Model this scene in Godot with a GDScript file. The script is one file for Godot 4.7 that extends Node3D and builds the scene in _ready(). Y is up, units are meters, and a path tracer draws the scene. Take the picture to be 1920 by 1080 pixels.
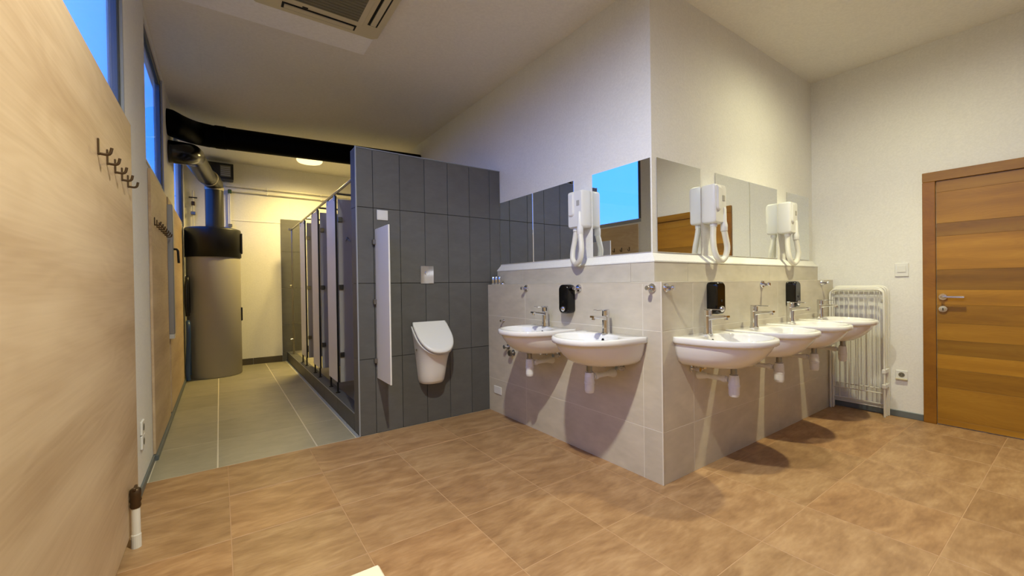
extends Node3D
# Washroom of a campsite: basins round a tiled pier, urinal, shower stalls down a corridor.
# x runs along the partition, -z down the corridor, metres, y up.

const CEIL := 3.16      # ceiling height
const XL := -0.40       # window wall
const XR := 4.845       # wall with the door
const XB := 2.125       # left face of the tiled pier
const ZB := -1.49       # right face of the tiled pier
const XM := 2.28        # mirror wall above it, left face
const ZM := -1.66       # mirror wall above it, right face
const ZG := -3.42       # dark tiled partition
const ZF := -7.75       # wall at the end of the corridor

const LEFT_COLOR := Color(1.0, 0.995, 0.93)
const RIGHT_COLOR := Color(1.0, 0.975, 0.80)
const REAR_COLOR := Color(1.0, 0.88, 0.55)
const LAMP_LEFT := Vector3(0.55, CEIL, -1.05)
const LAMP_RIGHT := Vector3(3.62, CEIL, -0.70)
const LAMP_REAR := Vector3(1.14, CEIL, -6.87)

var M := {}
var used := {}

func _ready() -> void:
	look()
	materials()
	shell()
	floors()
	tiled_walls()
	windows()
	door()
	showers()
	panels()
	lamps()
	basins()
	mirrors()
	dispensers()
	dryers()
	robe_hooks()
	urinal_corner()
	heater()
	ducts()
	far_wall_things()
	air_conditioner()
	airer()
	wall_plates()
	small_things()

# ------------------------------------------------------------------ camera, sky, exposure
func look() -> void:
	var cam := Camera3D.new()
	cam.name = "camera"
	add_child(cam)
	cam.position = Vector3(0, 1.2, 0)
	cam.basis = Basis.from_euler(Vector3(deg_to_rad(-0.423), deg_to_rad(-35.168), deg_to_rad(-0.826)))
	cam.fov = rad_to_deg(2.0 * atan(540.0 / 777.96))
	cam.near = 0.02
	cam.far = 200.0
	cam.current = true
	var sky_m := ProceduralSkyMaterial.new()
	sky_m.sky_top_color = Color(0.211, 0.49, 1.0)
	sky_m.sky_horizon_color = Color(0.243, 0.518, 1.0)
	sky_m.sky_curve = 0.25
	sky_m.ground_horizon_color = Color(0.25, 0.40, 0.50)
	sky_m.ground_bottom_color = Color(0.12, 0.18, 0.22)
	sky_m.sky_energy_multiplier = 1.0
	sky_m.sun_angle_max = 1.0
	var sky := Sky.new()
	sky.sky_material = sky_m
	var env := Environment.new()
	env.background_mode = Environment.BG_SKY
	env.sky = sky
	env.background_energy_multiplier = 3.9
	env.tonemap_mode = Environment.TONE_MAPPER_LINEAR
	env.tonemap_exposure = 1.0
	env.sdfgi_enabled = true
	env.ssao_enabled = true
	env.ssil_enabled = true
	var we := WorldEnvironment.new()
	we.name = "environment"
	we.environment = env
	add_child(we)
	spot("downlight_left", LAMP_LEFT, LEFT_COLOR, 8.5, 88.0, 0.045)
	spot("downlight_right_beam", LAMP_RIGHT, RIGHT_COLOR, 3.4, 52.0, 0.045)
	spot("downlight_right_spill", LAMP_RIGHT, RIGHT_COLOR, 2.35, 88.0, 0.045)
	spot("rear_lamp_light", LAMP_REAR + Vector3(0, -0.06, 0), REAR_COLOR, 9.3, 88.0, 0.12)

func spot(called: String, at: Vector3, color: Color, energy: float, angle: float, size: float) -> void:
	var s := SpotLight3D.new()
	s.name = called
	s.light_color = color
	s.light_energy = energy
	s.light_size = size
	s.spot_range = 20.0
	s.spot_attenuation = 2.0
	s.spot_angle = angle
	s.spot_angle_attenuation = 1.0
	s.shadow_enabled = true
	add_child(s)
	s.position = at + Vector3(0, -0.035, 0)
	s.rotation_degrees = Vector3(-90, 0, 0)

# ------------------------------------------------------------------ materials
func mat(key: String, c: Color, rough: float, metal := 0.0) -> StandardMaterial3D:
	var m := StandardMaterial3D.new()
	m.resource_name = key
	m.albedo_color = c
	m.roughness = rough
	m.metallic = metal
	M[key] = m
	return m

func textured(key: String, tex: Texture2D, rough: float, scale_: Vector3, offset := Vector3.ZERO, tint := Color.WHITE, bump: Texture2D = null, bump_scale := 0.05) -> StandardMaterial3D:
	var m := mat(key, tint, rough)
	m.albedo_texture = tex
	m.uv1_triplanar = true
	m.uv1_world_triplanar = true
	m.uv1_triplanar_sharpness = 8.0
	m.uv1_scale = scale_
	m.uv1_offset = offset
	if bump:
		m.heightmap_enabled = true
		m.heightmap_texture = bump
		m.heightmap_scale = bump_scale
	return m

func fbm(seed_: int, freq: float, octaves := 4) -> FastNoiseLite:
	var n := FastNoiseLite.new()
	n.seed = seed_
	n.noise_type = FastNoiseLite.TYPE_SIMPLEX_SMOOTH
	n.frequency = freq
	n.fractal_type = FastNoiseLite.FRACTAL_FBM
	n.fractal_octaves = octaves
	return n

func wrapped(n: FastNoiseLite, u: float, v: float, ru: float, rv: float) -> float:
	# noise on a torus-like sheet: u wraps round exactly, v is mirrored
	var a := TAU * u
	var b: float = absf(v * 2.0 - 1.0) * rv
	return n.get_noise_3d(cos(a) * ru, sin(a) * ru, b)

func stone_image(size: int, seed_: int, cols: Array, along_u: float, along_v: float, contrast: float) -> Image:
	var img := Image.create(size, size, true, Image.FORMAT_RGB8)
	var n1 := fbm(seed_, 1.0, 5)
	var n2 := fbm(seed_ + 7, 1.0, 3)
	var n3 := fbm(seed_ + 13, 1.0, 4)
	for y in size:
		for x in size:
			var u := float(x) / size
			var v := float(y) / size
			var w := wrapped(n2, u, v, 0.6, 1.6) * 0.25
			var a := wrapped(n1, u + w * 0.15, fposmod(v + w * 0.2, 1.0), along_u, along_v)
			var b := wrapped(n3, u, v, along_u * 3.0, along_v * 5.0)
			var t := clampf(0.5 + (a * 0.9 + b * 0.35 + w) * contrast, 0.0, 1.0)
			var c: Color
			if t < 0.5:
				c = (cols[0] as Color).lerp(cols[1], t * 2.0)
			else:
				c = (cols[1] as Color).lerp(cols[2], t * 2.0 - 1.0)
			img.set_pixel(x, y, c)
	img.generate_mipmaps()
	return img

func wood_image(w: int, h: int, seed_: int, cols: Array, rings: float, fine: float) -> Image:
	# grain runs along u
	var img := Image.create(w, h, true, Image.FORMAT_RGB8)
	var n1 := fbm(seed_, 1.0, 3)
	var n2 := fbm(seed_ + 3, 1.0, 4)
	var n3 := fbm(seed_ + 5, 1.0, 2)
	for y in h:
		for x in w:
			var u := float(x) / w
			var v := float(y) / h
			var base := wrapped(n1, u, v, 0.28, 2.6)
			var ring := 0.5 + 0.5 * sin((v * 2.0 + base * 1.5) * rings)
			var fib := wrapped(n2, u, v, 1.1, fine)
			var blot := wrapped(n3, u, v, 0.28, 4.0)
			var t := clampf(0.48 + 0.12 * (ring - 0.5) + fib * 0.17 + blot * 0.55, 0.0, 1.0)
			var c: Color
			if t < 0.5:
				c = (cols[0] as Color).lerp(cols[1], t * 2.0)
			else:
				c = (cols[1] as Color).lerp(cols[2], t * 2.0 - 1.0)
			img.set_pixel(x, y, c)
	img.generate_mipmaps()
	return img

func grey_image(size: int, seed_: int, lo: float, hi: float, ru: float, rv: float) -> Image:
	return stone_image(size, seed_, [Color(lo, lo, lo), Color((lo + hi) / 2, (lo + hi) / 2, (lo + hi) / 2), Color(hi, hi, hi)], ru, rv, 1.0)

func materials() -> void:
	var plaster := ImageTexture.create_from_image(grey_image(256, 41, 0.965, 1.0, 6.0, 24.0))
	textured("paint", plaster, 0.85, Vector3.ONE * 1.3, Vector3.ZERO, Color(0.93, 0.925, 0.90))
	textured("ceiling_paint", plaster, 0.9, Vector3.ONE * 0.9, Vector3.ZERO, Color(0.925, 0.915, 0.885))
	textured("board_paint", plaster, 0.85, Vector3.ONE * 0.9, Vector3.ZERO, Color(0.98, 0.98, 0.98))
	var terra := ImageTexture.create_from_image(stone_image(768, 5, [Color(0.575, 0.435, 0.295), Color(0.655, 0.51, 0.355), Color(0.73, 0.59, 0.43)], 1.0, 9.0, 0.8))
	var relief := ImageTexture.create_from_image(grey_image(384, 77, 0.2, 1.0, 1.6, 9.0))
	for k in 4:
		var tint: Color = [Color(1, 1, 1), Color(0.97, 0.965, 0.955), Color(1.0, 0.98, 0.955), Color(0.98, 0.985, 0.98)][k]
		textured("terracotta_%d" % k, terra, 0.48, Vector3.ONE * 0.62, Vector3(0.37 * k, 0, 0.23 * k), tint, relief, 0.12)
	mat("terracotta_grout", Color(0.72, 0.58, 0.43), 0.9)
	var slate := ImageTexture.create_from_image(stone_image(512, 15, [Color(0.92, 0.92, 0.905), Color(0.96, 0.96, 0.95), Color(1, 1, 0.99)], 1.0, 6.0, 0.8))
	for k in 3:
		var t: float = [1.0, 0.965, 1.02][k]
		textured("corridor_tile_%d" % k, slate, 0.42, Vector3.ONE * 0.7, Vector3(0.31 * k, 0, 0.17 * k), Color(0.655 * t, 0.63 * t, 0.55 * t), relief, 0.05)
		textured("dark_tile_%d" % k, slate, 0.5, Vector3.ONE * 0.8, Vector3(0.29 * k, 0.4 * k, 0), Color(0.385 * t, 0.385 * t, 0.378 * t))
		textured("beige_tile_%d" % k, slate, 0.38, Vector3.ONE * 0.5, Vector3(0.21 * k, 0.3 * k, 0), Color(0.835, 0.80, 0.735))
	mat("corridor_grout", Color(0.84, 0.81, 0.73), 0.9)
	mat("dark_grout", Color(0.16, 0.16, 0.155), 0.95)
	mat("beige_grout", Color(0.875, 0.85, 0.795), 0.9)
	textured("band_tile", slate, 0.4, Vector3.ONE * 0.5, Vector3.ZERO, Color(0.83, 0.80, 0.745))
	var maple := ImageTexture.create_from_image(wood_image(1024, 768, 21, [Color(0.68, 0.57, 0.44), Color(0.765, 0.665, 0.535), Color(0.83, 0.74, 0.61)], 22.0, 90.0))
	textured("panel_wood", maple, 0.55, Vector3(0.33, 0.5, 0.33), Vector3(0.1, 0.13, 0.2))
	var oak := ImageTexture.create_from_image(wood_image(1024, 512, 31, [Color(0.60, 0.42, 0.085), Color(0.69, 0.495, 0.12), Color(0.76, 0.57, 0.18)], 30.0, 110.0))
	for k in 4:
		var t: float = [0.92, 0.86, 0.97, 0.79][k]
		textured("oak_%d" % k, oak, 0.4, Vector3(0.5, 1.1, 0.5), Vector3(0, 0.37 * k, 0.27 * k), Color(minf(t, 1.0), minf(t, 1.0) * 0.985, minf(t, 1.0) * 0.96))
	textured("oak_upright", oak, 0.4, Vector3(1.1, 0.5, 1.1), Vector3(0.5, 0, 0), Color(0.82, 0.75, 0.58))
	mat("ceramic", Color(0.93, 0.925, 0.91), 0.08)
	mat("white_plastic", Color(0.90, 0.90, 0.88), 0.32)
	mat("hose_plastic", Color(0.88, 0.87, 0.82), 0.4)
	mat("white_enamel", Color(0.90, 0.89, 0.85), 0.3)
	mat("chrome", Color(0.86, 0.86, 0.87), 0.07, 1.0)
	mat("steel", Color(0.62, 0.61, 0.58), 0.28, 1.0)
	mat("bronze", Color(0.36, 0.29, 0.21), 0.4, 0.8)
	mat("aluminium", Color(0.66, 0.67, 0.68), 0.4, 0.7)
	mat("window_frame", Color(0.30, 0.33, 0.37), 0.45, 0.2)
	mat("window_frame_light", Color(0.60, 0.62, 0.64), 0.5)
	mat("black_gloss", Color(0.018, 0.018, 0.02), 0.12)
	mat("black_duct", Color(0.006, 0.006, 0.006), 0.6).metallic_specular = 0.15
	mat("black_shiny_duct", Color(0.015, 0.015, 0.015), 0.2)
	mat("grey_duct", Color(0.17, 0.16, 0.135), 0.38)
	mat("black_plastic", Color(0.035, 0.03, 0.025), 0.45)
	mat("hole", Color(0.02, 0.02, 0.02), 0.8)
	mat("tank", Color(0.64, 0.62, 0.57), 0.5)
	mat("mirror", Color(0.93, 0.94, 0.93), 0.0, 1.0)
	mat("laminate_white", Color(0.92, 0.915, 0.90), 0.35)
	mat("laminate_grey", Color(0.72, 0.705, 0.665), 0.4)
	mat("ac_plastic", Color(0.80, 0.765, 0.65), 0.45)
	mat("ac_grille", Color(0.46, 0.44, 0.37), 0.6)
	mat("switch_grey", Color(0.68, 0.67, 0.64), 0.5)
	mat("blue_hose", Color(0.20, 0.30, 0.46), 0.35)
	mat("black_hose", Color(0.02, 0.025, 0.04), 0.35)
	mat("skirting", Color(0.42, 0.45, 0.46), 0.45, 0.2)
	mat("dark_skirting", Color(0.30, 0.27, 0.22), 0.5)
	mat("bench_board", Color(0.90, 0.86, 0.76), 0.45)
	mat("green_valve", Color(0.22, 0.34, 0.22), 0.5)
	var g := mat("glass", Color(0.92, 0.96, 0.98, 0.06), 0.0)
	g.metallic_specular = 0.4
	g.transparency = BaseMaterial3D.TRANSPARENCY_ALPHA
	var e := mat("lamp_glow", Color(1, 0.95, 0.85), 0.5)
	e.emission_enabled = true
	e.emission = Color(1.0, 0.90, 0.66)
	e.emission_energy_multiplier = 1.6

# ------------------------------------------------------------------ building helpers
func numbered(called: String) -> String:
	if not used.has(called):
		used[called] = 0
		return called
	used[called] += 1
	return "%s_%03d" % [called, used[called]]

func mesh() -> SurfaceTool:
	var st := SurfaceTool.new()
	st.begin(Mesh.PRIMITIVE_TRIANGLES)
	return st

func done(st: SurfaceTool) -> ArrayMesh:
	st.generate_normals()
	return st.commit()

func put(parent: Node, called: String, shape: Variant, m: String, at := Vector3.ZERO) -> MeshInstance3D:
	var o := MeshInstance3D.new()
	o.name = numbered(called) if parent == self else called
	o.mesh = done(shape) if shape is SurfaceTool else shape
	o.material_override = M[m]
	o.cast_shadow = GeometryInstance3D.SHADOW_CASTING_SETTING_ON
	parent.add_child(o, true)
	o.position = at
	return o

func tag(o: Node, label: String, category: String, group := "") -> Node:
	o.set_meta("label", label)
	o.set_meta("category", category)
	if group:
		o.set_meta("group", group)
	return o

func thing(called: String, label: String, category: String, at := Vector3.ZERO, turn := 0.0, group := "") -> Node3D:
	var o := Node3D.new()
	o.name = numbered(called)
	add_child(o)
	o.position = at
	o.rotation.y = turn
	tag(o, label, category, group)
	return o

func copy(src: Node3D, label: String, at: Vector3, turn := 0.0) -> Node3D:
	var c: Node3D = src.duplicate()
	c.name = numbered(String(src.name))
	add_child(c)
	c.position = at
	c.rotation.y = turn
	c.set_meta("label", label)
	return c

func structure(called: String, at := Vector3.ZERO) -> Node3D:
	var o := Node3D.new()
	o.name = called
	add_child(o)
	o.position = at
	o.set_meta("kind", "structure")
	return o

func tri(st: SurfaceTool, a: Vector3, b: Vector3, c: Vector3, away: Vector3) -> void:
	var n := (c - a).cross(b - a)
	if n.dot((a + b + c) / 3.0 - away) < 0.0:
		var t := b
		b = c
		c = t
	st.add_vertex(a)
	st.add_vertex(b)
	st.add_vertex(c)

func quad(st: SurfaceTool, a: Vector3, b: Vector3, c: Vector3, d: Vector3, away: Vector3) -> void:
	tri(st, a, b, c, away)
	tri(st, a, c, d, away)

func inv_quad(st: SurfaceTool, a: Vector3, b: Vector3, c: Vector3, d: Vector3, towards: Vector3) -> void:
	var mid := (a + b + c + d) / 4.0
	quad(st, a, b, c, d, mid * 2.0 - towards)

# a box with chamfered edges
func cbox(st: SurfaceTool, c: Vector3, s: Vector3, b := 0.003) -> void:
	st.set_smooth_group(-1)
	var h := s / 2.0
	b = minf(b, minf(h.x, minf(h.y, h.z)) * 0.9)
	var v := func(sx: int, sy: int, sz: int, ax: int) -> Vector3:
		var p := Vector3(h.x * sx, h.y * sy, h.z * sz)
		for k in 3:
			if k != ax:
				p[k] -= b * [sx, sy, sz][k]
		return c + p
	for s1 in [-1, 1]:
		quad(st, v.call(s1, -1, -1, 0), v.call(s1, 1, -1, 0), v.call(s1, 1, 1, 0), v.call(s1, -1, 1, 0), c)
		quad(st, v.call(-1, s1, -1, 1), v.call(1, s1, -1, 1), v.call(1, s1, 1, 1), v.call(-1, s1, 1, 1), c)
		quad(st, v.call(-1, -1, s1, 2), v.call(1, -1, s1, 2), v.call(1, 1, s1, 2), v.call(-1, 1, s1, 2), c)
		for s2 in [-1, 1]:
			quad(st, v.call(s1, s2, -1, 0), v.call(s1, s2, 1, 0), v.call(s1, s2, 1, 1), v.call(s1, s2, -1, 1), c)
			quad(st, v.call(s1, -1, s2, 0), v.call(s1, 1, s2, 0), v.call(s1, 1, s2, 2), v.call(s1, -1, s2, 2), c)
			quad(st, v.call(-1, s1, s2, 1), v.call(1, s1, s2, 1), v.call(1, s1, s2, 2), v.call(-1, s1, s2, 2), c)
			for s3 in [-1, 1]:
				tri(st, v.call(s1, s2, s3, 0), v.call(s1, s2, s3, 1), v.call(s1, s2, s3, 2), c)

func slab(lo: Vector3, hi: Vector3, b := 0.0) -> SurfaceTool:
	var st := mesh()
	if b > 0.0:
		cbox(st, (lo + hi) / 2.0, hi - lo, b)
	else:
		plain(st, lo, hi)
	return st

func plain(st: SurfaceTool, lo: Vector3, hi: Vector3) -> void:
	st.set_smooth_group(-1)
	var c := (lo + hi) / 2.0
	for ax in 3:
		var u := (ax + 1) % 3
		var w := (ax + 2) % 3
		for k in [lo, hi]:
			var p: Array[Vector3] = []
			for q in [[lo, lo], [hi, lo], [hi, hi], [lo, hi]]:
				var r := Vector3.ZERO
				r[ax] = k[ax]
				r[u] = q[0][u]
				r[w] = q[1][w]
				p.append(r)
			quad(st, p[0], p[1], p[2], p[3], c)

# surface through rings of equal length; centre of each ring is the inside
func loft(st: SurfaceTool, rings: Array, cap0 := true, cap1 := true, inside := false, smooth := true) -> void:
	st.set_smooth_group(0 if smooth else -1)
	var mids: Array[Vector3] = []
	for r in rings:
		var m := Vector3.ZERO
		for p in r:
			m += p
		mids.append(m / r.size())
	for k in rings.size() - 1:
		var a: PackedVector3Array = rings[k]
		var b: PackedVector3Array = rings[k + 1]
		var ref := (mids[k] + mids[k + 1]) / 2.0
		for i in a.size():
			var j := (i + 1) % a.size()
			if inside:
				inv_quad(st, a[i], a[j], b[j], b[i], ref)
			else:
				quad(st, a[i], a[j], b[j], b[i], ref)
	for e in [[cap0, 0, 1], [cap1, rings.size() - 1, rings.size() - 2]]:
		if e[0]:
			st.set_smooth_group(1 + e[1])
			var r: PackedVector3Array = rings[e[1]]
			for i in r.size():
				var away := mids[e[2]]
				if inside:
					away = mids[e[1]] * 2.0 - away
				tri(st, r[i], r[(i + 1) % r.size()], mids[e[1]], away)

func ring(c: Vector3, ax: Vector3, up: Vector3, r: float, n: int) -> PackedVector3Array:
	var out := PackedVector3Array()
	for i in n:
		var a := TAU * i / n
		out.append(c + (ax * cos(a) + up * sin(a)) * r)
	return out

func tube(st: SurfaceTool, pts: Array, r: Variant, n := 12, caps := true) -> void:
	var rings := []
	var side := Vector3.ZERO
	for i in pts.size():
		var d: Vector3 = (pts[mini(i + 1, pts.size() - 1)] - pts[maxi(i - 1, 0)]).normalized()
		if side == Vector3.ZERO:
			side = d.cross(Vector3.UP if absf(d.y) < 0.9 else Vector3.RIGHT).normalized()
		else:
			side = (side - d * side.dot(d)).normalized()
		rings.append(ring(pts[i], side, d.cross(side), r[i] if r is Array else r, n))
	loft(st, rings, caps, caps)

func bent(pts: Array, r: float, n := 6) -> Array:
	# rounds the corners of a path
	var out := [pts[0]]
	for i in range(1, pts.size() - 1):
		var p: Vector3 = pts[i]
		var a: Vector3 = p + (pts[i - 1] - p).normalized() * minf(r, p.distance_to(pts[i - 1]) * 0.49)
		var b: Vector3 = p + (pts[i + 1] - p).normalized() * minf(r, p.distance_to(pts[i + 1]) * 0.49)
		for k in n + 1:
			var t := float(k) / n
			out.append(a * (1 - t) * (1 - t) + p * 2.0 * t * (1 - t) + b * t * t)
	out.append(pts[-1])
	return out

func curve_pts(pts: Array, n := 6) -> Array:
	# Catmull-Rom through the points
	var out := []
	for i in pts.size() - 1:
		var p0: Vector3 = pts[maxi(i - 1, 0)]
		var p3: Vector3 = pts[mini(i + 2, pts.size() - 1)]
		for k in n:
			out.append((pts[i] as Vector3).cubic_interpolate(pts[i + 1], p0, p3, float(k) / n))
	out.append(pts[-1])
	return out

# profile: [radius, height] pairs along an axis
func lathe(st: SurfaceTool, at: Vector3, axis: Vector3, profile: Array, n := 24, smooth := true) -> void:
	var s := axis.cross(Vector3.UP if absf(axis.y) < 0.9 else Vector3.RIGHT).normalized()
	var t := axis.cross(s)
	var rings := []
	for p in profile:
		rings.append(ring(at + axis * p[1], s, t, maxf(p[0], 0.0004), n))
	loft(st, rings, true, true, false, smooth)

func disc_shape(at: Vector3, axis: Vector3, r: float, thick: float, n := 20) -> SurfaceTool:
	var st := mesh()
	lathe(st, at, axis, [[r, 0.0], [r, thick * 0.7], [r * 0.94, thick]], n, false)
	return st

# ------------------------------------------------------------------ room shell
func shell() -> void:
	var c := structure("ceiling")
	put(c, "slab", slab(Vector3(-0.50, CEIL, -8.0), Vector3(5.1, CEIL + 0.2, 2.7)), "ceiling_paint")
	put(c, "plasterboard", slab(Vector3(XL, CEIL - 0.002, -5.0), Vector3(-0.10, CEIL + 0.01, -3.56), 0.001), "ceiling_paint")
	put(c, "cover_board", slab(Vector3(XL, CEIL - 0.014, -3.56), Vector3(1.02, CEIL + 0.01, -2.2), 0.003), "board_paint")
	var r := structure("wall_right")
	put(r, "plaster", slab(Vector3(XR, -0.1, -8.0), Vector3(XR + 0.2, CEIL, 2.7)), "paint")
	var f := structure("wall_front")
	put(f, "plaster", slab(Vector3(-0.50, -0.1, 2.4), Vector3(5.1, CEIL, 2.7)), "paint")
	var b := structure("wall_back")
	put(b, "plaster", slab(Vector3(-0.50, -0.1, -8.0), Vector3(XR, CEIL, ZF)), "paint")
	# window wall: parapet, piers, lintel
	var l := structure("wall_left")
	put(l, "parapet", slab(Vector3(-0.50, -0.1, ZF), Vector3(XL, 2.08, 2.4)), "paint")
	for z in [[-3.79, -2.98], [-6.02, -4.90], [ZF, -7.42], [1.6, 2.4]]:
		put(l, "pier", slab(Vector3(-0.46, 2.08, z[0]), Vector3(XL, CEIL, z[1])), "paint")
	put(l, "lintel", slab(Vector3(-0.46, 3.09, ZF), Vector3(XL - 0.001, CEIL, 2.4)), "paint")
	# pier with the mirrors, up to the ceiling
	var p := structure("wall_center")
	put(p, "plaster", slab(Vector3(XM, -0.1, ZF), Vector3(XR, CEIL, ZM)), "paint")
	# skirtings
	var s1 := structure("baseboard_left")
	put(s1, "strip", slab(Vector3(XL, 0.0, -3.83), Vector3(XL + 0.012, 0.045, 2.4), 0.003), "skirting")
	put(s1, "strip", slab(Vector3(XL, 0.0, -6.9), Vector3(XL + 0.03, 0.04, -3.83), 0.003), "skirting")
	var s2 := structure("baseboard_right")
	put(s2, "strip", slab(Vector3(XR - 0.012, 0.0, -1.488), Vector3(XR, 0.055, -0.862), 0.003), "skirting")
	var s3 := structure("baseboard_back")
	var x := XL
	while x < 0.82:
		var x2 := minf(x + 0.41, 0.828)
		put(s3, "tile", slab(Vector3(x + 0.002, 0.0, ZF), Vector3(x2 - 0.002, 0.10, ZF + 0.012), 0.002), "dark_skirting")
		x = x2

func floors() -> void:
	var f := structure("floor")
	put(f, "grout_bed", slab(Vector3(XL, -0.1, ZG), Vector3(XR, -0.0008, 2.4)), "terracotta_grout")
	put(f, "grout_bed", slab(Vector3(XL, -0.1, ZF), Vector3(XM, -0.0008, ZG)), "corridor_grout")
	var rng := RandomNumberGenerator.new()
	rng.seed = 4
	var full := done(slab(Vector3(-0.248, -0.02, -0.248), Vector3(0.248, 0, 0.248), 0.0008))
	for i in range(-1, 10):
		for j in range(-1, 11):
			var x0 := maxf(0.027 + 0.5 * i, XL)
			var x1 := minf(0.027 + 0.5 * (i + 1), XR)
			var z1 := -2.905 + 0.5 * j
			var z2 := minf(z1 + 0.5, 2.4)
			if j == -1:
				z1 = ZG
			if z2 - z1 < 0.02:
				continue
			# the pier covers the middle of the grid
			if x0 >= XB - 0.01 and z2 <= ZB + 0.01:
				continue
			var m := "terracotta_%d" % rng.randi_range(0, 3)
			if x1 - x0 > 0.499 and z2 - z1 > 0.499:
				put(f, "tile", full, m, Vector3((x0 + x1) / 2, 0, (z1 + z2) / 2))
			else:
				put(f, "tile", slab(Vector3(x0 + 0.002, -0.02, z1 + 0.002), Vector3(x1 - 0.002, 0, z2 - 0.002), 0.0008), m)
	var xs := [XL + 0.012, -0.03, 0.585, 0.872]
	var z := ZG
	var zn := -4.03
	while z > ZF + 0.01:
		for i in 3:
			put(f, "tile", slab(Vector3(xs[i] + 0.0045, -0.02, zn + 0.0022), Vector3(xs[i + 1] - 0.0045, 0, z - 0.0022), 0.0008), "corridor_tile_%d" % rng.randi_range(0, 2))
		z = zn
		zn = maxf(zn - 0.61, ZF)
	put(f, "edge_strip", slab(Vector3(0.874, -0.02, ZF), Vector3(0.897, 0.004, ZG), 0.002), "window_frame_light")

func tile_run(parent: Node, axis: int, plane: float, facing: float, us: Array, vs: Array, thick: float, mats: String, gap := 0.003, seed_ := 1) -> void:
	# tiles on a wall across axis 0 (x) or 2 (z); us along the wall, vs heights
	var rng := RandomNumberGenerator.new()
	rng.seed = seed_
	var other := 2 if axis == 0 else 0
	for i in us.size() - 1:
		for j in vs.size() - 1:
			var lo := Vector3.ZERO
			var hi := Vector3.ZERO
			lo[axis] = minf(plane, plane - facing * thick)
			hi[axis] = maxf(plane, plane - facing * thick)
			lo[other] = minf(us[i], us[i + 1]) + gap / 2
			hi[other] = maxf(us[i], us[i + 1]) - gap / 2
			lo.y = vs[j] + gap / 2
			hi.y = vs[j + 1] - gap / 2
			var m := mats
			if not M.has(mats):
				m = "%s_%d" % [mats, rng.randi_range(0, 2)]
			put(parent, "tile", slab(lo, hi, 0.0008), m)

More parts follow.
